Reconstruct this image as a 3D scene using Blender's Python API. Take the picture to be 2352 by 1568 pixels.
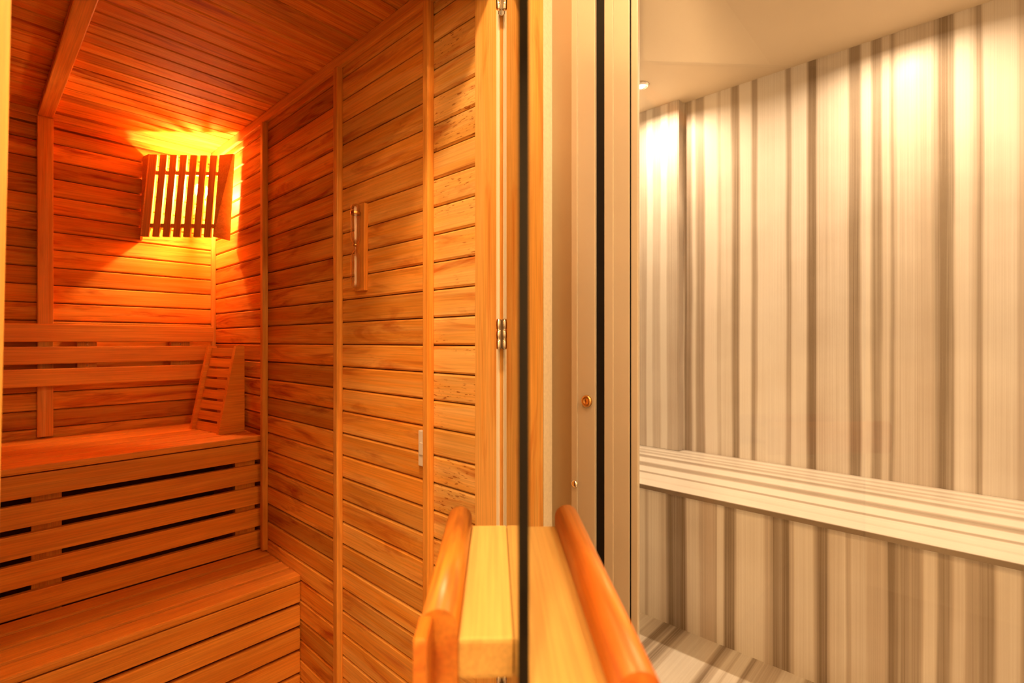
import bpy, bmesh, math, random
from mathutils import Matrix, Vector

for o in list(bpy.data.objects):
    bpy.data.objects.remove(o, do_unlink=True)
S = bpy.context.scene
COL = S.collection
R = math.radians

# ------------------------------------------------------------------ camera
EYE = 1.23
cam = bpy.data.cameras.new('camera')
cam.sensor_width = 36.0
cam.lens = 36.0 * 1142.0 / 2352.0
cam.clip_start = 0.02
cam.dof.use_dof = True
cam.dof.focus_distance = 1.35
cam.dof.aperture_fstop = 4.5
cam_o = bpy.data.objects.new('camera', cam)
COL.objects.link(cam_o)
cam_o.location = (0, 0, EYE)
cam_o.rotation_euler = (R(90), 0, R(-47.6))
S.camera = cam_o

# ------------------------------------------------------------------ world, exposure, light strengths
world = bpy.data.worlds.new('world')
S.world = world
world.use_nodes = True
bg = world.node_tree.nodes['Background']
bg.inputs[0].default_value = (1.0, 0.62, 0.30, 1)
bg.inputs[1].default_value = 0.05
S.view_settings.view_transform = 'Standard'
S.view_settings.look = 'None'
S.view_settings.exposure = 0.0
S.view_settings.gamma = 1.0
S.cycles.max_bounces = 7
S.cycles.glossy_bounces = 3
S.cycles.caustics_reflective = False
S.cycles.caustics_refractive = False
S.cycles.adaptive_threshold = 0.08
S.view_settings.use_curve_mapping = False

SAUNA_BULB = 18.5                        # watts of the corner bulb
SAUNA_COL = (1.0, 0.62, 0.28)
SPOT = 16.0                              # watts of each steam room spot
SPOT_COL = (1.0, 0.72, 0.45)
HALL = 25.0                              # watts of each hall lamp, the added ones too
HALL_COL = (1.0, 0.61, 0.28)


# ------------------------------------------------------------------ helpers
def tag(o, label=None, cat=None, group=None, kind=None):
    if label: o['label'] = label
    if cat: o['category'] = cat
    if group: o['group'] = group
    if kind: o['kind'] = kind
    return o


def frame(origin, ax, ay):
    ax = Vector(ax).normalized(); ay = Vector(ay).normalized(); az = ax.cross(ay)
    m = Matrix.Identity(4)
    for i in range(3):
        m[i][0] = ax[i]; m[i][1] = ay[i]; m[i][2] = az[i]; m[i][3] = origin[i]
    return m


ROOTM = {}


def empty(name, m):
    o = bpy.data.objects.new(name, None)
    COL.objects.link(o)
    o.empty_display_size = 0.05
    if not isinstance(m, Matrix):
        m = Matrix.Translation(m)
    o.matrix_basis = m
    ROOTM[o] = m
    return o


def put(name, mesh, mat, m=None, parent=None):
    o = bpy.data.objects.new(name, mesh)
    COL.objects.link(o)
    m = m if m is not None else Matrix.Identity(4)
    ROOTM[o] = m
    if mat is not None and not mesh.materials:
        mesh.materials.append(mat)
    if parent is not None:
        o.parent = parent
        o.matrix_basis = ROOTM[parent].inverted() @ m
    else:
        o.matrix_basis = m
    return o


def mesh_from(bm, name, smooth=False):
    bmesh.ops.recalc_face_normals(bm, faces=bm.faces)
    me = bpy.data.meshes.new(name)
    bm.to_mesh(me)
    bm.free()
    if smooth:
        for p in me.polygons:
            p.use_smooth = True
    return me


def add_box(bm, lo, hi, bev=0.0):
    r = bmesh.ops.create_cube(bm, size=1.0)
    vs = r['verts']
    for v in vs:
        for i in range(3):
            v.co[i] = lo[i] + (v.co[i] + 0.5) * (hi[i] - lo[i])
    if bev > 0:
        es = list({e for v in vs for e in v.link_edges})
        bmesh.ops.bevel(bm, geom=es, offset=bev, segments=2, profile=0.6, affect='EDGES')


def box_mesh(name, lo, hi, bev=0.0):
    bm = bmesh.new()
    add_box(bm, lo, hi, bev)
    return mesh_from(bm, name)


def extrude_profile(name, pts, length, smooth=False):
    """profile in local (y,z), extruded along local x"""
    bm = bmesh.new()
    a = [bm.verts.new((0, p[0], p[1])) for p in pts]
    b = [bm.verts.new((length, p[0], p[1])) for p in pts]
    n = len(pts)
    for i in range(n):
        bm.faces.new((a[i], a[(i + 1) % n], b[(i + 1) % n], b[i]))
    bm.faces.new(a)
    bm.faces.new(b[::-1])
    me = mesh_from(bm, name)
    if smooth:
        for p in me.polygons:
            p.use_smooth = len(p.vertices) == 4
    return me


def plank_mesh(name, length, w, t, c=0.0042):
    g = 0.0014
    return extrude_profile(name, [(g, 0), (w - g, 0), (w - g, t - c), (w - g - c, t), (g + c, t), (g, t - c)], length)


def bar_mesh(name, length, w, t, bev=0.002):
    return box_mesh(name, (0, 0, 0), (length, w, t), bev)


def lathe_mesh(name, prof, n=24):
    bm = bmesh.new()
    rings = []
    for r_, z in prof:
        rings.append([bm.verts.new((r_ * math.cos(2 * math.pi * i / n), r_ * math.sin(2 * math.pi * i / n), z)) for i in range(n)])
    for a, b in zip(rings[:-1], rings[1:]):
        for i in range(n):
            bm.faces.new((a[i], a[(i + 1) % n], b[(i + 1) % n], b[i]))
    bm.faces.new(rings[0][::-1]); bm.faces.new(rings[-1])
    me = mesh_from(bm, name, True)
    return me


# ------------------------------------------------------------------ materials
def new_mat(name):
    m = bpy.data.materials.new(name)
    m.use_nodes = True
    nt = m.node_tree
    return m, nt, nt.nodes['Principled BSDF']


def N(nt, kind, **kw):
    n = nt.nodes.new(kind)
    for k, v in kw.items():
        setattr(n, k, v)
    return n


def ramp(nt, stops, interp='LINEAR'):
    r_ = N(nt, 'ShaderNodeValToRGB')
    cr = r_.color_ramp
    cr.interpolation = interp
    while len(cr.elements) > 1:
        cr.elements.remove(cr.elements[-1])
    cr.elements[0].position = stops[0][0]
    for p, c in stops[1:]:
        cr.elements.new(p)
    for i, (p, c) in enumerate(stops):
        if not isinstance(c, (tuple, list)):
            c = (c, c, c)
        cr.elements[i].position = p
        cr.elements[i].color = (c[0], c[1], c[2], 1)
    return r_


def math_n(nt, op, a, b=None, clamp=False):
    n = N(nt, 'ShaderNodeMath', operation=op)
    n.use_clamp = clamp
    for i, v in enumerate((a, b)):
        if v is None: continue
        if isinstance(v, (int, float)): n.inputs[i].default_value = v
        else: nt.links.new(v, n.inputs[i])
    return n.outputs[0]


def mix_c(nt, fac, a, b, mode='MIX'):
    n = N(nt, 'ShaderNodeMix', data_type='RGBA', blend_type=mode)
    for i, v in ((0, fac), (6, a), (7, b)):
        if isinstance(v, (int, float)): n.inputs[i].default_value = v
        elif isinstance(v, tuple): n.inputs[i].default_value = (v[0], v[1], v[2], 1)
        else: nt.links.new(v, n.inputs[i])
    return n.outputs[2]


def wood(name, light, mid, dark, rough=0.5, streak=0.5, vary=0.35, flecks=0.0, spec=0.3):
    m, nt, b = new_mat(name)
    L = nt.links
    tc = N(nt, 'ShaderNodeTexCoord')
    oi = N(nt, 'ShaderNodeObjectInfo')
    sh = N(nt, 'ShaderNodeVectorMath', operation='SCALE')
    sh.inputs[0].default_value = (31.0, 17.0, 9.0)
    L.new(oi.outputs['Random'], sh.inputs['Scale'])
    ad = N(nt, 'ShaderNodeVectorMath', operation='ADD')
    L.new(tc.outputs['Object'], ad.inputs[0]); L.new(sh.outputs[0], ad.inputs[1])

    def noise(scale, detail, rough_, dist=0.0):
        mp = N(nt, 'ShaderNodeMapping'); mp.inputs['Scale'].default_value = scale
        L.new(ad.outputs[0], mp.inputs['Vector'])
        n = N(nt, 'ShaderNodeTexNoise')
        n.inputs['Scale'].default_value = 1.0
        n.inputs['Detail'].default_value = detail
        n.inputs['Roughness'].default_value = rough_
        n.inputs['Distortion'].default_value = dist
        L.new(mp.outputs[0], n.inputs['Vector'])
        return n.outputs['Fac']
    broad = noise((1.6, 26, 26), 3, 0.55, 0.6)
    fine = noise((5, 260, 260), 2, 0.6)
    red = noise((2.2, 17, 17), 4, 0.6, 1.2)
    r1 = ramp(nt, [(0.38, 0.0), (0.60, 1.0)]); L.new(broad, r1.inputs[0])
    base = mix_c(nt, r1.outputs[0], light, mid)
    r2 = ramp(nt, [(0.52, 0.0), (0.70, 1.0)]); L.new(red, r2.inputs[0])
    base = mix_c(nt, math_n(nt, 'MULTIPLY', r2.outputs[0], streak), base, dark)
    r3 = ramp(nt, [(0.35, 0.86), (0.65, 1.06)]); L.new(fine, r3.inputs[0])
    base = mix_c(nt, 1.0, base, r3.outputs[0], 'MULTIPLY')
    if flecks > 0:
        fl = noise((46, 210, 210), 2, 0.5)
        area = noise((2.5, 6, 6), 1, 0.5)
        rf = ramp(nt, [(0.60, 0.0), (0.68, 1.0)]); L.new(fl, rf.inputs[0])
        ra = ramp(nt, [(0.50, 0.0), (0.58, 1.0)]); L.new(area, ra.inputs[0])
        base = mix_c(nt, math_n(nt, 'MULTIPLY', math_n(nt, 'MULTIPLY', rf.outputs[0], ra.outputs[0]), flecks), base, (dark[0] * .6, dark[1] * .5, dark[2] * .5))
    rr = ramp(nt, [(0.0, 1.0 - vary), (0.5, 1.0), (1.0, 1.0 + vary * 0.35)], 'LINEAR'); L.new(oi.outputs['Random'], rr.inputs[0])
    base = mix_c(nt, 1.0, base, rr.outputs[0], 'MULTIPLY')
    L.new(base, b.inputs['Base Color'])
    b.inputs['Roughness'].default_value = rough
    b.inputs['Specular IOR Level'].default_value = spec
    bp = N(nt, 'ShaderNodeBump'); bp.inputs['Strength'].default_value = 0.08; bp.inputs['Distance'].default_value = 0.002
    L.new(fine, bp.inputs['Height']); L.new(bp.outputs[0], b.inputs['Normal'])
    return m


def plain(name, col, rough=0.5, metal=0.0, spec=0.5, noise_amt=0.0, noise_scale=30.0, bump=0.0):
    m, nt, b = new_mat(name)
    b.inputs['Roughness'].default_value = rough
    b.inputs['Metallic'].default_value = metal
    b.inputs['Specular IOR Level'].default_value = spec
    tc = N(nt, 'ShaderNodeTexCoord')
    n = N(nt, 'ShaderNodeTexNoise'); n.inputs['Scale'].default_value = noise_scale; n.inputs['Detail'].default_value = 4
    nt.links.new(tc.outputs['Object'], n.inputs['Vector'])
    r_ = ramp(nt, [(0.3, tuple(c * (1 - noise_amt) for c in col)), (0.7, col)])
    nt.links.new(n.outputs['Fac'], r_.inputs[0])
    nt.links.new(r_.outputs[0], b.inputs['Base Color'])
    if bump > 0:
        bp = N(nt, 'ShaderNodeBump'); bp.inputs['Strength'].default_value = bump; bp.inputs['Distance'].default_value = 0.002
        nt.links.new(n.outputs['Fac'], bp.inputs['Height']); nt.links.new(bp.outputs[0], b.inputs['Normal'])
    return m


def glass(name, tint, f0=0.04, power=5.0):
    """clear pane: tinted see-through, mirror-like towards grazing angles (same from both faces)"""
    m, nt, b = new_mat(name)
    nt.nodes.remove(b)
    out = nt.nodes['Material Output']
    lw = N(nt, 'ShaderNodeLayerWeight'); lw.inputs[0].default_value = 0.5
    p = math_n(nt, 'POWER', lw.outputs['Facing'], power)
    fr = math_n(nt, 'ADD', math_n(nt, 'MULTIPLY', p, 1 - f0), f0, True)
    t = N(nt, 'ShaderNodeBsdfTransparent'); t.inputs[0].default_value = (*tint, 1)
    g = N(nt, 'ShaderNodeBsdfGlossy'); g.inputs['Roughness'].default_value = 0.0
    mx = N(nt, 'ShaderNodeMixShader')
    nt.links.new(fr, mx.inputs[0]); nt.links.new(t.outputs[0], mx.inputs[1]); nt.links.new(g.outputs[0], mx.inputs[2])
    nt.links.new(mx.outputs[0], out.inputs['Surface'])
    return m


def emit(name, col, strength):
    m, nt, b = new_mat(name)
    nt.nodes.remove(b)
    e = N(nt, 'ShaderNodeEmission')
    e.inputs[0].default_value = (*col, 1); e.inputs[1].default_value = strength
    t = N(nt, 'ShaderNodeBsdfTransparent')
    a = N(nt, 'ShaderNodeAddShader')
    nt.links.new(e.outputs[0], a.inputs[0]); nt.links.new(t.outputs[0], a.inputs[1])
    nt.links.new(a.outputs[0], nt.nodes['Material Output'].inputs['Surface'])
    m.cycles.emission_sampling = 'NONE'
    return m


def lamp_light(kind, size, power, col, loc, parent):
    li = bpy.data.lights.new('light', kind)
    li.energy = power; li.color = col
    if kind == 'POINT':
        li.shadow_soft_size = size
    else:
        li.shape = 'DISK'; li.size = size
    o = bpy.data.objects.new('light', li)
    COL.objects.link(o)
    o.parent = parent
    o.matrix_basis = ROOTM[parent].inverted() @ Matrix.Translation(loc)
    return o


def marble(name, stripes, axis, wave_axis, lo, hi, rough=0.34, contrast=1.0):
    """striped marble: veins at given places along one axis (metres), running along wave_axis"""
    m, nt, b = new_mat(name)
    L = nt.links
    tc = N(nt, 'ShaderNodeTexCoord')
    sp = N(nt, 'ShaderNodeSeparateXYZ'); L.new(tc.outputs['Object'], sp.inputs[0])
    coord = sp.outputs[axis]
    sc = [1.5, 1.5, 1.5]; sc[axis] = 5.0; sc[wave_axis] = 1.1
    mp = N(nt, 'ShaderNodeMapping'); mp.inputs['Scale'].default_value = sc
    L.new(tc.outputs['Object'], mp.inputs['Vector'])
    nz = N(nt, 'ShaderNodeTexNoise'); nz.inputs['Scale'].default_value = 1.0; nz.inputs['Detail'].default_value = 1.5
    L.new(mp.outputs[0], nz.inputs['Vector'])
    warp = math_n(nt, 'MULTIPLY', math_n(nt, 'SUBTRACT', nz.outputs['Fac'], 0.5), 0.02)
    coord = math_n(nt, 'ADD', coord, warp)
    t = math_n(nt, 'DIVIDE', math_n(nt, 'SUBTRACT', coord, lo), hi - lo, True)
    st = sorted(stripes)
    # vein darkness profile: piecewise, spread over several ramps (a ramp holds 32 stops)
    dark = None
    per = 10
    chunks = [st[i:i + per + 1] for i in range(0, len(st), per)]
    for ci, ch in enumerate(chunks):
        stops = []
        for a, c, d in ch:
            e = min(0.003, (c - a) * 0.2)
            stops += [((a + e - lo) / (hi - lo), d), ((c - e - lo) / (hi - lo), d)]
        clean = [(max(0.0, stops[0][0] - 0.001), 0.0)]
        for p, d in stops:
            p = max(p, clean[-1][0] + 1e-5)
            clean.append((p, d))
        clean.append((min(1.0, clean[-1][0] + 0.001), 0.0))
        r_ = ramp(nt, clean)
        L.new(t, r_.inputs[0])
        dark = r_.outputs[0] if dark is None else math_n(nt, 'MAXIMUM', dark, r_.outputs[0])
    # beyond the measured veins the stone goes on with random ones; fine threads everywhere
    sc2 = [0.6, 0.6, 0.6]; sc2[axis] = 16.0; sc2[wave_axis] = 0.35
    mp2 = N(nt, 'ShaderNodeMapping'); mp2.inputs['Scale'].default_value = sc2
    L.new(tc.outputs['Object'], mp2.inputs['Vector'])
    n2 = N(nt, 'ShaderNodeTexNoise'); n2.inputs['Scale'].default_value = 1.0; n2.inputs['Detail'].default_value = 3
    L.new(mp2.outputs[0], n2.inputs['Vector'])
    rv = ramp(nt, [(0.52, 0.0), (0.60, 0.75), (0.66, 0.3), (0.72, 0.8)]); L.new(n2.outputs['Fac'], rv.inputs[0])
    a0 = math_n(nt, 'LESS_THAN', coord, st[0][0]); a1 = math_n(nt, 'GREATER_THAN', coord, st[-1][1])
    outside = math_n(nt, 'MULTIPLY', math_n(nt, 'ADD', a0, a1), rv.outputs[0])
    dark = math_n(nt, 'MAXIMUM', dark, outside)
    sc3 = [1.0, 1.0, 1.0]; sc3[axis] = 170.0; sc3[wave_axis] = 0.8
    mp3 = N(nt, 'ShaderNodeMapping'); mp3.inputs['Scale'].default_value = sc3
    L.new(tc.outputs['Object'], mp3.inputs['Vector'])
    n3 = N(nt, 'ShaderNodeTexNoise'); n3.inputs['Scale'].default_value = 1.0; n3.inputs['Detail'].default_value = 2
    L.new(mp3.outputs[0], n3.inputs['Vector'])
    thread = math_n(nt, 'MULTIPLY', math_n(nt, 'SUBTRACT', n3.outputs['Fac'], 0.5), 0.22)
    n4 = N(nt, 'ShaderNodeTexNoise'); n4.inputs['Scale'].default_value = 4.0; n4.inputs['Detail'].default_value = 3
    L.new(tc.outputs['Object'], n4.inputs['Vector'])
    cloud = math_n(nt, 'MULTIPLY', math_n(nt, 'SUBTRACT', n4.outputs['Fac'], 0.5), 0.25)
    dark = math_n(nt, 'MULTIPLY', dark, math_n(nt, 'ADD', 0.72 * contrast, math_n(nt, 'MULTIPLY', n3.outputs['Fac'], 0.68 * contrast)))
    dark = math_n(nt, 'ADD', math_n(nt, 'ADD', dark, thread), cloud, True)
    col = ramp(nt, [(0.0, (0.86, 0.83, 0.78)), (0.4, (0.57, 0.50, 0.43)), (1.0, (0.24, 0.185, 0.135))])
    L.new(dark, col.inputs[0])
    L.new(col.outputs[0], b.inputs['Base Color'])
    b.inputs['Roughness'].default_value = rough
    b.inputs['Specular IOR Level'].default_value = 0.16
    return m


M = {}
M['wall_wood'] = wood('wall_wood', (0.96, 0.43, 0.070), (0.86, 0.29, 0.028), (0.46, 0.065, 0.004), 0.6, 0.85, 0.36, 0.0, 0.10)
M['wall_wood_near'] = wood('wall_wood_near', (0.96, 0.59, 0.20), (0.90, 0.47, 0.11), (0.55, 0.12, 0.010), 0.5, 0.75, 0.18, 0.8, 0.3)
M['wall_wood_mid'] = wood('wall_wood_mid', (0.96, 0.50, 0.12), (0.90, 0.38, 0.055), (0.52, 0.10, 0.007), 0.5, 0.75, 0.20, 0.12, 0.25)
M['batten_wood'] = wood('batten_wood', (0.92, 0.44, 0.09), (0.82, 0.32, 0.045), (0.50, 0.16, 0.03), 0.45, 0.35, 0.12)
M['bench_wood'] = wood('bench_wood', (0.92, 0.37, 0.052), (0.85, 0.295, 0.032), (0.52, 0.19, 0.04), 0.5, 0.3, 0.14)
M['frame_wood'] = wood('frame_wood', (0.86, 0.49, 0.145), (0.80, 0.40, 0.09), (0.58, 0.15, 0.015), 0.4, 0.6, 0.06)
M['block_wood'] = wood('block_wood', (0.76, 0.51, 0.17), (0.71, 0.45, 0.14), (0.58, 0.30, 0.08), 0.5, 0.25, 0.03)
M['grip_wood'] = wood('grip_wood', (0.70, 0.265, 0.036), (0.58, 0.165, 0.018), (0.24, 0.035, 0.004), 0.35, 1.0, 0.03, 0.0, 0.5)
M['lamp_wood'] = wood('lamp_wood', (0.80, 0.42, 0.14), (0.74, 0.35, 0.10), (0.45, 0.15, 0.03), 0.5, 0.2, 0.06)
M['back'] = plain('dark_backing', (0.22, 0.055, 0.008), 0.8)
M['plaster'] = plain('rough_plaster', (0.88, 0.82, 0.70), 0.8, 0, 0.2, 0.10, 120.0, 0.6)
M['paint'] = plain('cream_ceiling_paint', (0.66, 0.55, 0.40), 0.6, 0, 0.3, 0.04, 3.0)
M['alu'] = plain('cream_aluminium', (0.56, 0.50, 0.41), 0.32, 0.2, 0.5, 0.05, 8.0)
M['alu_dull'] = plain('dull_aluminium', (0.42, 0.33, 0.22), 0.38, 0.25, 0.5, 0.08, 5.0)
M['rubber'] = plain('black_rubber', (0.006, 0.005, 0.005), 0.6, 0, 0.2)
M['gasket'] = plain('cream_gasket', (0.88, 0.82, 0.68), 0.5)
M['chrome'] = plain('chrome', (0.85, 0.83, 0.80), 0.10, 1.0)
M['brass'] = plain('brass', (0.72, 0.42, 0.16), 0.28, 1.0)
M['edge'] = plain('dark_glass_edge', (0.004, 0.003, 0.0025), 0.08, 0, 0.35)
M['door_glass'] = glass('bronze_door_glass', (0.80, 0.74, 0.66), 0.05, 4.0)
M['clear_glass'] = glass('clear_glass', (0.98, 0.97, 0.95))
M['tube_glass'] = glass('tube_glass', (0.97, 0.95, 0.92), 0.14, 2.5)
M['white_plastic'] = plain('white_plastic', (0.85, 0.80, 0.74), 0.4)
M['floor_tile'] = plain('beige_floor', (0.42, 0.34, 0.25), 0.5, 0, 0.4, 0.1, 6.0)
M['bulb'] = emit('sauna_bulb', SAUNA_COL, 14.0)
M['spot'] = emit('spot_bulb', SPOT_COL, 14.0)
M['hall'] = emit('hall_lamp_glow', HALL_COL, 8.0)

WALL_STRIPES = [(-0.1937, -0.1572, 0.4), (-0.1511, -0.0526, 0.15), (-0.05, -0.0327, 0.7), (-0.0314, -0.0152, 0.3), (-0.0125, 0.037, 0.12), (0.0398, 0.0595, 0.75), (0.061, 0.0911, 0.95), (0.0925, 0.1041, 0.6), (0.1114, 0.1635, 0.35), (0.1711, 0.2409, 0.28), (0.2441, 0.2536, 0.75), (0.2568, 0.2842, 0.25), (0.2875, 0.322, 0.75), (0.327, 0.364, 0.12), (0.3691, 0.4106, 0.8), (0.4158, 0.4983, 0.2), (0.502, 0.5504, 0.25), (0.5523, 0.5886, 0.95), (0.5943, 0.6633, 0.1), (0.6653, 0.6854, 0.6), (0.6895, 0.8264, 0.08), (0.8308, 0.855, 0.6), (0.8594, 0.9179, 0), (0.9225, 0.9571, 0.75), (0.9618, 1.0185, 0.12), (1.0209, 1.033, 0.3), (1.0426, 1.1092, 0), (1.1142, 1.1599, 0.6), (1.1625, 1.1831, 0.1), (1.1883, 1.2303, 0.7)]
PIER_STRIPES = [(1.2292, 1.2424, 0.55), (1.245, 1.3039, 0.3), (1.3094, 1.345, 0), (1.3478, 1.3982, 0.25), (1.4011, 1.4383, 0.0), (1.4411, 1.4878, 0.35), (1.4908, 1.575, 0.2)]
PANEL_STRIPES = [(-0.1395, -0.115, 0.5), (-0.1115, -0.0624, 0.08), (-0.0605, -0.0303, 0.7), (-0.0293, 0.0018, 0.5), (0.0037, 0.0347, 0.15), (0.0368, 0.0666, 0.75), (0.0698, 0.1037, 0.1), (0.1069, 0.1431, 0.65), (0.1453, 0.1599, 0.8), (0.161, 0.1667, 0.55), (0.169, 0.1931, 0.95), (0.1954, 0.2439, 0.4), (0.25, 0.2932, 0.2), (0.297, 0.3046, 0.5), (0.3058, 0.3147, 0.1), (0.3186, 0.3576, 0.2), (0.3602, 0.3937, 0.85), (0.4046, 0.4677, 0.1), (0.472, 0.4806, 0.4), (0.4835, 0.5069, 0.9), (0.5084, 0.5188, 0.65), (0.5218, 0.5398, 0.85), (0.5413, 0.5642, 0.45), (0.5719, 0.676, 0.1), (0.6793, 0.7199, 0.85), (0.7233, 0.7493, 0.05), (0.751, 0.7598, 0.5), (0.7615, 0.8189, 0.35), (0.8226, 0.8766, 0.12), (0.8804, 0.9073, 0.9), (0.9092, 0.9365, 0.75), (0.9385, 0.9604, 0.9), (0.9684, 0.9927, 0.3), (0.9988, 1.0508, 0.1), (1.0529, 1.0635, 0.35), (1.0678, 1.0936, 0.1)]
FLOOR_STRIPES = [(0.2379, 0.3883, 0.1), (0.391, 0.4295, 0.6), (0.4323, 0.501, 0.1), (0.504, 0.5937, 0.35), (0.5952, 0.6079, 0.8), (0.611, 0.6497, 0.1), (0.6529, 0.6595, 0.35), (0.6628, 0.6827, 0.1), (0.686, 0.7062, 0.4), (0.7079, 0.7199, 0.85), (0.7354, 0.8596, 0.08), (0.8615, 0.8861, 0.35), (0.89, 0.9248, 0.8), (0.9267, 0.9326, 0.3), (0.9346, 0.9484, 0.6), (0.9524, 0.9785, 0.8), (0.9825, 1.0256, 0.25), (1.0298, 1.0936, 0.1)]
TOP_STRIPES = [(2.03, 2.0415, 1.0), (2.046, 2.1186, 0.05), (2.1269, 2.1436, 0.12), (2.1521, 2.2296, 0.05), (2.236, 2.2573, 0.55), (2.2667, 2.3518, 0), (2.3722, 2.4175, 0.6), (2.4413, 2.5204, 0.0), (2.5463, 2.5825, 0.55), (2.5923, 2.6235, 0.05), (2.6298, 2.6685, 0.3), (2.675, 2.6922, 0.05), (2.6949, 2.7245, 0.3), (2.7286, 2.7604, 0.05), (2.7632, 2.7987, 0.25), (2.803, 2.8321, 0.05), (2.8351, 2.88, 0.3)]  # first band paints the slab's shaded front edge dark; the others are veins
M['marble_wall'] = marble('marble_wall', WALL_STRIPES, 1, 2, -0.4, 1.4)
M['marble_pier'] = marble('marble_pier', PIER_STRIPES, 1, 2, 1.1, 1.8)
M['marble_panel'] = marble('marble_panel', PANEL_STRIPES, 1, 2, -0.4, 1.4)
M['marble_floor'] = marble('marble_floor', FLOOR_STRIPES, 1, 0, 0.0, 1.4)
M['marble_end'] = marble('marble_end', [(a + 1.0, b + 1.0, c) for a, b, c in WALL_STRIPES], 0, 2, 0.7, 2.5)
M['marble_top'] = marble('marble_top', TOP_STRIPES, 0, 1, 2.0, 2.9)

# ------------------------------------------------------------------ the setting: measures (metres, eye at 0,0)
XW = 0.765          # sauna side wall, face of the planks
YB = 2.55           # sauna back wall, face of the planks
ZC = 2.09           # sauna ceiling, face of the planks
XL = -1.15          # sauna far side wall
YF = 0.79           # inner face of the sauna front wall
T = 0.012           # plank thickness
PITCH = 0.0672
SX0, SX1 = 0.95, 2.86   # steam room
SY0, SY1 = -1.3, 1.75
SZ = 2.64

# floors
fl = put('floor', box_mesh('floor', (XL - .1, -1.4, -0.06), (0.8975, YB + .1, 0.0)), M['floor_tile'])
tag(fl, 'plain beige floor of the hall and sauna cabin', 'floor', kind='structure')
fl2 = put('floor', box_mesh('floor_marble', (0.8975, SY0, -0.06), (SX1 + .1, SY1, 0.0)), M['marble_floor'])
tag(fl2, 'striped grey and white marble floor of the steam room', 'floor', kind='structure')


# sauna side wall: backing + planks between upright battens
def plank_wall(root, sections, zs, place, mat_of):
    k = 0
    for si, (a, b) in enumerate(sections):
        me = {}
        for z0, z1 in zs:
            key = round(z1 - z0, 4)
            if key not in me:
                me[key] = plank_mesh('plank', b - a, z1 - z0, T)
                me[key].materials.append(mat_of(si))
            put('plank', me[key], None, place(a, b, z0), root)


zj0 = EYE - 0.009
joints = sorted({round(zj0 + PITCH * k, 5) for k in range(-40, 40) if 0.01 < zj0 + PITCH * k < ZC - 0.005})
zs = list(zip([0.0] + joints, joints + [ZC]))
zs = [(a, b) for a, b in zs if b - a > 0.012]

wr = put('wall_right', box_mesh('wall_right', (XW + T, YF, 0), (0.885, YB + .1, ZC + .05)), M['back'])
tag(wr, 'sauna side wall of horizontal orange pine planks with upright battens', 'wall', kind='structure')
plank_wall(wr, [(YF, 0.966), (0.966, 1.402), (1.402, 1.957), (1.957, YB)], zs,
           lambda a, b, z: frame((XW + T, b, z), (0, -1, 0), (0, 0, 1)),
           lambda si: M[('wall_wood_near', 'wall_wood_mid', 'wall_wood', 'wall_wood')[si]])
for y0, y1, z0, t in ((0.955, 0.975, 0, .020), (1.390, 1.413, 0, .020), (1.945, 1.968, 0.445, .020)):
    put('batten', bar_mesh('batten', ZC - 0.035 - z0, y1 - y0, t, .003), M['batten_wood'], frame((XW, y0, z0), (0, 0, 1), (0, 1, 0)), wr)
put('corner_batten', bar_mesh('corner_batten', ZC - 0.90, 0.022, 0.016, .004), M['batten_wood'], frame((XW, YB - .022, 0.875), (0, 0, 1), (0, 1, 0)), wr)
put('cornice', bar_mesh('cornice', YB - YF, 0.036, 0.014, .003), M['batten_wood'], frame((XW, YB, ZC - .036), (0, -1, 0), (0, 0, 1)), wr)

# sauna back wall
wb = put('wall_back', box_mesh('wall_back', (XL - .1, YB + T, 0), (XW + T, YB + .1, ZC + .05)), M['back'])
tag(wb, 'sauna back wall of dark orange horizontal planks behind the benches', 'wall', kind='structure')
zsb = [(a, b) for a, b in zs if b > 0.86]
plank_wall(wb, [(XL, 0.196), (0.196, XW)], zsb, lambda a, b, z: frame((a, YB + T, z + .02), (1, 0, 0), (0, 0, 1)) if z + .02 + PITCH < ZC else frame((a, YB + T, z), (1, 0, 0), (0, 0, 1)), lambda si: M['wall_wood'])
put('batten', bar_mesh('batten', ZC - .9, 0.045, 0.020, .003), M['batten_wood'], frame((0.218, YB, 0.875), (0, 0, 1), (-1, 0, 0)), wb)
put('cornice', bar_mesh('cornice', XW - XL - .016, 0.026, 0.014, .003), M['batten_wood'], frame((XL, YB, ZC - .026), (1, 0, 0), (0, 0, 1)), wb)

# sauna ceiling: planks run across, one batten over the joint
ce = put('ceiling', box_mesh('ceiling', (XL - .1, YF, ZC + T), (XW + T, YB + .1, ZC + .08)), M['back'])
tag(ce, 'sauna ceiling of narrow dark orange planks with one lengthwise batten', 'ceiling', kind='structure')
cj = [1.0925 + 0.0645 * k for k in range(-5, 23)]
cj = [y for y in cj if YF + .01 < y < YB - .01]
ys = list(zip([YF] + cj, cj + [YB]))
for a, b in ((XL, 0.196), (0.196, XW)):
    cache = {}
    for y0, y1 in ys:
        key = round(y1 - y0, 4)
        if key not in cache:
            cache[key] = plank_mesh('plank', b - a, y1 - y0, T, .0034)
            cache[key].materials.append(M['wall_wood'])
        put('plank', cache[key], None, frame((a, y1, ZC + T), (1, 0, 0), (0, -1, 0)), ce)
put('batten', bar_mesh('batten', YB - YF - .014, 0.043, 0.022, .003), M['batten_wood'], frame((0.175, YF, ZC), (0, 1, 0), (1, 0, 0)), ce)

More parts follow.
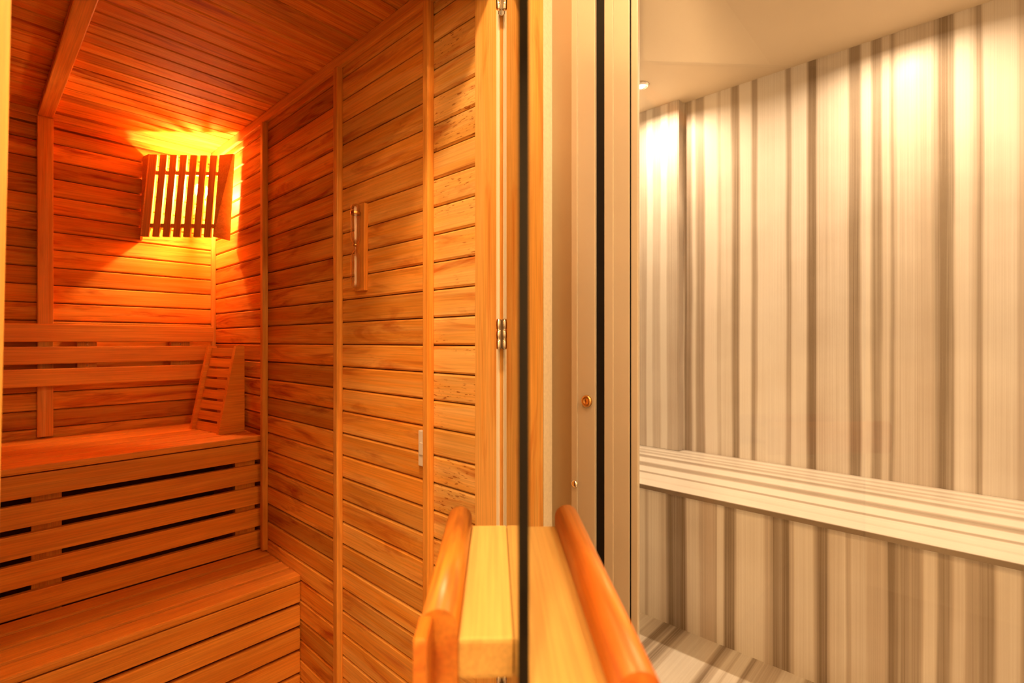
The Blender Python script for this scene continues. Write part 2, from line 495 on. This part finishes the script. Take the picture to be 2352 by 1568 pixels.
# the walls of the cabin that stand beside the opening
wl = put('wall_left', box_mesh('wall_left', (XL - .1, YF, 0), (XL, YB, ZC)), M['wall_wood'])
tag(wl, 'far side wall of the sauna cabin in pine', 'wall', kind='structure')
bm = bmesh.new()
add_box(bm, (XL - .1, 0.735, 0), (-0.055, YF, SZ))
add_box(bm, (-0.055, 0.735, 1.98), (0.80, YF, SZ))
add_box(bm, (0.80, 0.735, 0), (0.885, YF, SZ))
wf = put('wall_front', mesh_from(bm, 'wall_front'), M['plaster'])
tag(wf, 'cream plaster front wall around the sauna door opening', 'wall', kind='structure')

# door frame
df = empty('trim_1', (0.40, 0.72, 0))
tag(df, 'orange pine door frame around the open sauna doorway with cream gasket', 'door frame', kind='structure')
put('jamb', box_mesh('jamb', (0, -0.02, -0.035), (1.98, 0.045, 0.0), .002), M['frame_wood'], frame((0.745, 0.745, 0), (0, 0, 1), (0, 1, 0)), df)
put('gasket', box_mesh('gasket', (0, 0, -0.010), (1.98, 0.008, 0.0), .001), M['gasket'], frame((0.7455, 0.7175, 0), (0, 0, 1), (0, 1, 0)), df)
put('stop', box_mesh('stop', (0, 0, -0.012), (1.98, 0.008, 0.0), .001), M['frame_wood'], frame((0.7475, 0.7095, 0), (0, 0, 1), (0, 1, 0)), df)
put('rebate', box_mesh('rebate', (0, 0, 0), (1.98, 0.020, 0.03), .001), M['frame_wood'], frame((0.785, 0.722, 0), (0, 0, 1), (0, 1, 0)), df)
put('casing', box_mesh('casing', (0, 0, 0), (2.05, 0.10, 0.02), .003), M['frame_wood'], frame((0.872, 0.72, 0), (0, 0, 1), (-1, 0, 0)), df)
tl = 0.014
for nm, x0, x1, y0, y1, mt, tilt in (('stop', -0.05, 0.026, 0.755, 0.79, 'frame_wood', 0.016), ('gasket', -0.016, 0.0125, 0.735, 0.753, 'gasket', 0.004), ('casing', -0.12, -0.017, 0.715, 0.735, 'frame_wood', 0.0)):
    mm = frame((x1, y0, EYE), (math.sin(tilt), 0, math.cos(tilt)), (0, 1, 0))
    put(nm, box_mesh(nm, (-EYE, 0, 0), (0.75, y1 - y0, x1 - x0), .002), M[mt], mm, df)
put('head', box_mesh('head', (0, 0, 0), (0.85, 0.06, 0.05), .002), M['frame_wood'], frame((-0.05, 0.73, 1.98), (1, 0, 0), (0, 1, 0)), df)

# corner of rough plaster between the two doorways
wc = put('wall_corner', box_mesh('wall_corner', (0.872, 0.700, 0), (0.95, 0.79, SZ)), M['plaster'])
tag(wc, 'narrow strip of rough cream plaster between sauna and steam doors', 'wall', kind='structure')

# ------------------------------------------------------------------ steam room shell
ws = put('wall_steam_right', box_mesh('wall_steam_right', (SX1, SY0, 0), (SX1 + .1, SY1, SZ)), M['marble_wall'])
tag(ws, 'tall steam room wall of vertically striped grey and white marble', 'wall', kind='structure')
wpi = put('wall_pier', box_mesh('wall_pier', (2.797, 1.235, 0.591), (SX1, SY1, SZ), .002), M['marble_pier'])
tag(wpi, 'shallow marble pier at the far end of the steam room wall', 'pier', kind='structure')
wsb = put('wall_steam_back', box_mesh('wall_steam_back', (SX0, SY1, 0), (SX1 + .1, SY1 + .1, SZ)), M['marble_end'])
tag(wsb, 'steam room end wall in striped marble behind the door frame', 'wall', kind='structure')
wsf = put('wall_steam_front', box_mesh('wall_steam_front', (SX0, SY0 - .1, 0), (SX1 + .1, SY0, SZ)), M['marble_end'])
tag(wsf, 'steam room near end wall in striped marble', 'wall', kind='structure')
bm = bmesh.new()
add_box(bm, (0.93, 0.79, 0), (SX0, SY1, SZ))
add_box(bm, (0.8975, SY0, 0), (SX0, -0.33, SZ))
add_box(bm, (0.8975, -0.33, 2.2), (SX0, 0.70, SZ))
wp = put('wall_partition', mesh_from(bm, 'wall_partition'), M['plaster'])
tag(wp, 'plastered partition around the steam room door', 'wall', kind='structure')
cs = put('ceiling', box_mesh('ceiling_steam', (0.8975, SY0, SZ), (SX1 + .1, SY1 + .1, SZ + .08)), M['paint'])
tag(cs, 'smooth cream painted ceiling above the marble steam room', 'ceiling', kind='structure')
ch = put('ceiling', box_mesh('ceiling_hall', (XL - .1, -1.4, SZ), (0.8975, 0.735, SZ + .08)), M['paint'])
tag(ch, 'cream hall ceiling outside the two doors', 'ceiling', kind='structure')

whl = put('wall_hall_left', box_mesh('wall_hall_left', (XL - .2, -1.4, 0), (XL - .1, 0.735, SZ)), M['plaster'])
tag(whl, 'cream plaster hall wall facing the steam room door', 'wall', kind='structure')
whb = put('wall_hall_back', box_mesh('wall_hall_back', (XL - .2, -1.5, 0), (0.95, -1.4, SZ)), M['plaster'])
tag(whb, 'cream plaster hall wall facing the sauna door', 'wall', kind='structure')

# steam room door frame: stacked aluminium profiles
d2 = empty('door_2', (0.92, 0.58, 0))
tag(d2, 'cream aluminium framed glass door of the marble steam room', 'door', kind='structure')


def strip(nm, y0, y1, x0, x1, mt, bev=.0015, par=d2):
    return put(nm, box_mesh(nm, (0, 0, 0), (2.2, y1 - y0, x1 - x0), bev), M[mt], frame((x1, y0, 0), (0, 0, 1), (0, 1, 0)), par)


strip('reveal_panel', 0.636, 0.700, 0.9025, 0.93, 'alu_dull')
fp = strip('frame_profile', 0.578, 0.638, 0.893, 0.93, 'alu')
strip('profile_rib', 0.622, 0.637, 0.890, 0.8935, 'alu', .001, fp)
strip('seal', 0.5545, 0.579, 0.8985, 0.93, 'rubber', 0)
st = strip('door_stile', 0.4995, 0.5575, 0.897, 0.905, 'alu')
strip('stile_rib', 0.536, 0.557, 0.895, 0.8975, 'alu', .001, st)
strip('seal', 0.4955, 0.500, 0.8995, 0.905, 'rubber', 0)
strip('glazing_bead', 0.481, 0.4958, 0.8965, 0.905, 'alu')
put('glass_pane', box_mesh('glass_pane', (0.9055, -0.30, 0.05), (0.9115, 0.540, 2.15)), M['clear_glass'], None, d2)
strip('door_stile', -0.36, -0.29, 0.897, 0.935, 'alu')
scr = lathe_mesh('screw_cap', [(0.011, 0), (0.0125, 0.001), (0.0125, 0.005), (0.0105, 0.007), (0.006, 0.0072), (0.005, 0.006), (0.0005, 0.006)], 24)
put('lock_button', scr, M['brass'], frame((0.893, 0.597, 1.103), (0, 1, 0), (0, 0, -1)), d2)
scr2 = lathe_mesh('screw_head', [(0.0075, 0), (0.0085, 0.001), (0.008, 0.0035), (0.005, 0.005), (0.0005, 0.0053)], 20)
put('screw_head', scr2, M['chrome'], frame((0.890, 0.6275, 0.921), (0, 1, 0), (0, 0, -1)), d2)

# ------------------------------------------------------------------ the open glass door of the sauna (door_1)
DA = R(47.6 - 2.0)
E_ = Vector((math.sin(DA), math.cos(DA), 0))       # from the free edge towards the hinges
RT = Vector((math.cos(DA), -math.sin(DA), 0))      # towards the steam room side
d1 = empty('door_1', frame(1.02 * E_ + 0.0142 * RT, E_, (-RT.x, -RT.y, 0)))
tag(d1, 'frameless tinted glass sauna door standing open, seen edge on', 'door', kind='structure')


def dm(s, lat, z):
    return frame(s * E_ + lat * RT + Vector((0, 0, z)), E_, -RT)


bm = bmesh.new()
add_box(bm, (0, -0.0066, 0), (0.72, 0, 1.93))
me = mesh_from(bm, 'glass_pane')
me.materials.append(M['door_glass']); me.materials.append(M['edge'])
for p in me.polygons:
    p.material_index = 0 if abs(p.normal.y) > 0.9 else 1
put('glass_pane', me, None, dm(0.30, 0.0142, 0.015), d1)


def stadium(w, h, n=10):
    r_ = w / 2
    pts = [(r_ + r_ * math.cos(math.pi * i / n), h - r_ + r_ * math.sin(math.pi * i / n)) for i in range(n + 1)]
    pts += [(r_ + r_ * math.cos(math.pi + math.pi * i / n), r_ + r_ * math.sin(math.pi + math.pi * i / n)) for i in range(n + 1)]
    return pts


ZT = EYE - 0.198
h1 = empty('handle', dm(0.37, 0.0142, ZT - .06)); h1.parent = d1; h1.matrix_basis = ROOTM[d1].inverted() @ ROOTM[h1]
h2 = empty('handle', dm(0.30, 0.0208, ZT - .06)); h2.parent = d1; h2.matrix_basis = ROOTM[d1].inverted() @ ROOTM[h2]
put('mount_block', bar_mesh('mount_block', 0.23, 0.0415, 0.030, .003), M['block_wood'], dm(0.37, 0.0142, EYE - .221 - .030), h1)
put('grip', extrude_profile('grip', stadium(0.0285, 0.080), 0.23, True), M['grip_wood'], dm(0.37, -0.0273, ZT - .080), h1)
put('grip_lip', bar_mesh('grip_lip', 0.032, 0.010, 0.060, .0025), M['grip_wood'], dm(0.338, -0.0455, ZT - .064), h1)
put('mount_block', bar_mesh('mount_block', 0.29, 0.053, 0.030, .003), M['block_wood'], dm(0.305, 0.0738, EYE - .221 - .030), h2)
put('grip', extrude_profile('grip', stadium(0.0285, 0.080), 0.305, True), M['grip_wood'], dm(0.296, 0.1015, ZT - .080), h2)
hin = lathe_mesh('hinge', [(0.0035, -0.031), (0.0052, -0.029), (0.0055, -0.011), (0.0048, -0.0105), (0.0048, -0.0095), (0.0055, -0.009), (0.0055, 0.009), (0.0048, 0.0095), (0.0048, 0.0105), (0.0055, 0.011), (0.0052, 0.029), (0.0035, 0.031)], 20)
for z in (0.545, 1.245, 1.935):
    hb = put('hinge', hin, M['chrome'], Matrix.Translation(1.012 * E_ + (0.0142 - .0058) * RT + Vector((0, 0, z))), d1)
    put('hinge_leaf', box_mesh('hinge_leaf', (0, 0, -.03), (0.022, 0.002, .03), .0005), M['chrome'], Matrix.Translation(Vector((0.7385, 0.711, z))), hb)

# ------------------------------------------------------------------ sauna benches
random.seed(4)


def front_boards(root, name, x0, x1, yf, ztop, n, h, gap):
    z = ztop
    for i in range(n):
        put(name, bar_mesh(name, x1 - x0, h, 0.020, .003), M['bench_wood'], frame((x0, yf + .020, z - h), (1, 0, 0), (0, 0, 1)), root)
        z -= h + gap


def top_planks(root, name, x0, x1, y0, y1, ztop, n, gap):
    w = (y1 - y0 - gap * (n - 1)) / n
    for i in range(n):
        put(name, bar_mesh(name, x1 - x0, w, 0.022, .006), M['bench_wood'], frame((x0, y0 + i * (w + gap), ztop - .022), (1, 0, 0), (0, 1, 0)), root)


ub = empty('upper_bench', (0.2, 2.27, 0))
tag(ub, 'upper slatted sauna bench with black gaps in its front boards', 'bench', 'slatted sauna benches')
XB0, XB1 = -1.05, 0.743
top_planks(ub, 'seat_plank', XB0, XW - .001, 2.0, 2.545, 0.87, 5, 0.009)
front_boards(ub, 'front_board', XB0, XB1 + .018, 2.002, 0.845, 5, 0.067, 0.018)
for x0, x1 in ((0.126, 0.193), (0.677, 0.747), (-0.6, -0.53)):
    put('support', bar_mesh('support', 0.842, x1 - x0, 0.03, .002), M['bench_wood'], frame((x1, 2.054, 0.004), (0, 0, 1), (-1, 0, 0)), ub)

lb = empty('lower_bench', (0.2, 1.83, 0))
tag(lb, 'lower slatted sauna bench in front, with narrow dark front gaps', 'bench', 'slatted sauna benches')
top_planks(lb, 'seat_plank', XB0, XW - .001, 1.668, 1.998, 0.438, 4, 0.011)
front_boards(lb, 'front_board', XB0, XW - .002, 1.671, 0.412, 5, 0.067, 0.012)
for x0, x1 in ((-0.3, -0.23), (0.55, 0.62), (-0.9, -0.83)):
    put('support', bar_mesh('support', 0.41, x1 - x0, 0.03, .002), M['bench_wood'], frame((x1, 1.80, 0.004), (0, 0, 1), (-1, 0, 0)), lb)

br = empty('bench_backrest', (0.2, 2.5, 1.06))
tag(br, 'backrest of three long horizontal boards above the upper bench', 'backrest')
for z0, z1 in ((1.2285, 1.2955), (1.147, 1.211), (1.065, 1.130)):
    put('back_board', bar_mesh('back_board', XB1 - XB0, z1 - z0, 0.020, .004), M['bench_wood'], frame((XB0, 2.510, z0), (1, 0, 0), (0, 0, 1)), br)
nail = lathe_mesh('nail', [(0.003, 0), (0.003, .001), (0.0005, .0014)], 10)
for x0, x1 in ((0.283, 0.342), (0.586, 0.658), (-0.62, -0.56)):
    sp = put('spacer', bar_mesh('spacer', 0.22, x1 - x0, 0.034, .002), M['bench_wood'], frame((x1, 2.546, 1.07), (0, 0, 1), (-1, 0, 0)), br)
    for z in (1.2195, 1.1385):
        put('nail', nail, M['chrome'], frame(((x0 + x1) / 2, 2.512, z), (1, 0, 0), (0, 0, 1)), sp)

# wedge head rest on the upper bench
wm = Matrix.Translation((0.652, 2.128, 0.8703)) @ Matrix.Rotation(R(9), 4, 'Z')
wd = empty('wedge_headrest', wm)
tag(wd, 'slatted wooden wedge headrest standing on the upper bench corner', 'headrest')
WW, HH = 0.235, 0.342
prof = [(0, 0), (0.101, 0), (0.101, HH - .004), (0.097, HH), (0.068, HH)]
for y in (0.0, WW - .018):
    bm = bmesh.new()
    a = [bm.verts.new((p[0], y, p[1])) for p in prof]
    b = [bm.verts.new((p[0], y + .018, p[1])) for p in prof]
    for i in range(5):
        bm.faces.new((a[i], a[(i + 1) % 5], b[(i + 1) % 5], b[i]))
    bm.faces.new(a); bm.faces.new(b[::-1])
    put('side_panel', mesh_from(bm, 'side_panel'), M['bench_wood'], wm, wd)
sl = math.hypot(.068, HH); ux, uz = .068 / sl, HH / sl
for i in range(8):
    s0 = i * (sl / 8)
    put('slat', bar_mesh('slat', WW - .036, sl / 8 - .0095, 0.014, .0015), M['bench_wood'],
        wm @ frame((s0 * ux + .0005 + .014 * uz, .018, s0 * uz - .014 * ux + .003), (0, 1, 0), (ux, 0, uz)), wd)

# ------------------------------------------------------------------ corner lamp
lc = Vector((0.61, 2.395, 0)); lu = Vector((.7071, -.7071, 0)); ld = Vector((-.7071, -.7071, 0))
lamp = empty('corner_lamp', (0.66, 2.45, 1.65))
tag(lamp, 'lit corner wall lamp with a shade of upright wooden slats', 'lamp')
ZL0, ZL1 = EYE + .425, EYE + .775
tiltv = (Vector((0, 0, ZL1 - ZL0)) - 0.05 * ld)
tl_ = tiltv.length
for i in range(7):
    c = -0.128 + i * 0.0405
    p0 = lc + lu * (c - .0138) + ld * .05 + Vector((0, 0, ZL0))
    ax = tiltv.normalized()
    put('slat', bar_mesh('slat', tl_, 0.0275, 0.010, .001), M['lamp_wood'], frame(p0, ax, lu), lamp)
for fz in (0.13, 0.77):
    p0 = lc - lu * .145 + ld * (.05 * (1 - fz)) - ld * .0115 + Vector((0, 0, ZL0 + fz * (ZL1 - ZL0)))
    put('cross_bar', bar_mesh('cross_bar', 0.29, 0.016, 0.010, .001), M['lamp_wood'], frame(p0 + Vector((0, 0, -.008)), lu, tiltv.normalized()), lamp)
# side boards back to the two walls
for end, wallpt in ((lc + lu * .142, Vector((0.744, 2.238, 0))), (lc - lu * .142, Vector((0.500, YB - .002, 0)))):
    bm = bmesh.new()
    dirn = (wallpt - end); nrm = Vector((-dirn.y, dirn.x, 0)).normalized() * .009
    lo = [end + ld * .05, wallpt + (Vector((0, .055, 0)) if wallpt.x > .7 else Vector((-.01, 0, 0)))]
    q = [lo[0] + Vector((0, 0, ZL0)), lo[1] + Vector((0, 0, ZL0)), wallpt + Vector((0, 0, ZL1)), end + Vector((0, 0, ZL1))]
    if wallpt.x < .7: nrm = -nrm
    a = [bm.verts.new(p - nrm * .5) for p in q]; b = [bm.verts.new(p + nrm * .5) for p in q]
    for i in range(4):
        bm.faces.new((a[i], a[(i + 1) % 4], b[(i + 1) % 4], b[i]))
    bm.faces.new(a); bm.faces.new(b[::-1])
    put('side_board', mesh_from(bm, 'side_board'), M['lamp_wood'], None, lamp)
bulb = lathe_mesh('bulb', [(0.0008, -0.030), (0.012, -0.027), (0.021, -0.019), (0.025, -0.006), (0.0235, 0.008), (0.017, 0.024), (0.0125, 0.034), (0.0115, 0.040)], 10)
BP = Vector((0.672, 2.405, 1.872))
put('bulb', bulb, M['bulb'], Matrix.Translation(BP) @ Matrix.Rotation(math.pi, 4, 'X'), lamp)
lamp_light('POINT', 0.022, SAUNA_BULB, SAUNA_COL, BP, lamp)
put('lamp_socket', lathe_mesh('lamp_socket', [(0.015, -.05), (0.017, -.045), (0.017, -0.005), (0.0125, 0.0)], 16), M['gasket'], Matrix.Translation(BP + Vector((0, 0, -.041))), lamp)
put('socket_arm', box_mesh('socket_arm', (-.010, 0, -.012), (.010, YB - BP.y, .012), .002), M['gasket'], Matrix.Translation(BP + Vector((0, 0.0, -.080))), lamp)

# ------------------------------------------------------------------ small things on the sauna side wall
tm = empty('sand_timer', (XW, 1.275, 1.375))
tag(tm, 'sauna sand timer, glass tube on a narrow wooden wall board', 'sand timer')
put('back_board', bar_mesh('back_board', 0.247, 0.052, 0.013, .002), M['batten_wood'], frame((XW, 1.250, 1.374), (0, 0, 1), (0, 1, 0)), tm)
tp = []
for i in range(41):
    z = -0.118 + 0.236 * i / 40
    d = abs(z - (-0.005))
    r_ = 0.0125 * min(1.0, 0.16 + (d / 0.022) ** 1.4 * .84)
    e = min(z + .118, .118 - z)
    r_ *= min(1.0, 0.55 + e / .012)
    tp.append((r_, z))
put('glass_tube', lathe_mesh('glass_tube', tp, 20), M['tube_glass'], Matrix.Translation((XW - .027, 1.272, 1.499)), tm)
clip = lathe_mesh('clip', [(0.0137, -.004), (0.0140, -.003), (0.0140, .003), (0.0137, .004)], 20)
for z in (1.592, 1.502):
    put('clip', clip, M['brass'], Matrix.Translation((XW - .027, 1.272, z)) @ Matrix.Scale(0.5 if z < 1.55 else 1.0, 4), tm)
sw = empty('wall_plate', (XW, 0.99, 0.92))
tag(sw, 'small white plastic plate on the wall beside the nearest batten', 'wall plate')
put('plate', bar_mesh('plate', 0.088, 0.028, 0.010, .002), M['white_plastic'], frame((XW, 0.977, 0.922), (0, 0, 1), (0, 1, 0)), sw)
put('button', bar_mesh('button', 0.03, 0.014, 0.003, .001), M['white_plastic'], frame((XW - .010, 0.984, 0.951), (0, 0, 1), (0, 1, 0)), sw)

# ------------------------------------------------------------------ steam room: marble bench and spots
mb = empty('marble_bench', (2.4, 0.2, 0))
tag(mb, 'long built-in marble bench with striped slab top along the wall', 'bench')
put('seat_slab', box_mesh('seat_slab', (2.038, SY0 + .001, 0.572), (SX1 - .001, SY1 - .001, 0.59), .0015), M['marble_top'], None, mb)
put('front_panel', box_mesh('front_panel', (2.06, SY0, 0.0), (2.08, SY1, 0.572)), M['marble_panel'], None, mb)
dome = lathe_mesh('bulb', [(0.0008, -0.014), (0.012, -0.012), (0.020, -0.007), (0.024, 0.0)], 10)
ring = lathe_mesh('ring', [(0.0265, 0.0), (0.0280, -0.0110), (0.0300, -0.0120), (0.036, -0.010), (0.044, -0.003), (0.045, 0.0)], 28)
for y, lab in ((1.32, 'small glowing ceiling spotlight beside the steam door frame'), (0.20, 'ceiling spotlight of the steam room just above the picture'), (-0.90, 'ceiling spotlight of the steam room nearest the entrance end')):
    d = empty('ceiling_spot', (2.50, y, SZ))
    tag(d, lab, 'spotlight', 'steam room ceiling spots')
    put('ring', ring, M['chrome'], Matrix.Translation((2.50, y, SZ - .0005)), d)
    put('bulb', dome, M['spot'], Matrix.Translation((2.50, y, SZ - .002)), d)
    lamp_light('AREA', 0.046, SPOT, SPOT_COL, (2.50, y, SZ - .005), d)

# hall ceiling lamps; the last two are added, unseen, to brighten sauna and handle
base_me = lathe_mesh('base', [(0.10, -.02), (0.105, -.015), (0.105, 0)], 32)
diff_me = lathe_mesh('diffuser', [(0.001, -.05), (0.05, -.045), (0.08, -.034), (0.095, -.021)], 12)
for x, y, lab in ((0.12, 0.30, 'round hall ceiling lamp right above the two open doors'), (-0.80, -0.45, 'added round lamp in the unseen hall, brightens the sauna side wall'), (0.42, -0.90, 'added round lamp in the unseen hall, brightens benches and right handle')):
    hl = empty('ceiling_lamp', (x, y, SZ))
    tag(hl, lab, 'lamp', 'hall ceiling lamps')
    put('base', base_me, M['white_plastic'], Matrix.Translation((x, y, SZ)), hl)
    put('diffuser', diff_me, M['hall'], Matrix.Translation((x, y, SZ)), hl)
    lamp_light('AREA', 0.18, HALL, HALL_COL, (x, y, SZ - .03), hl)
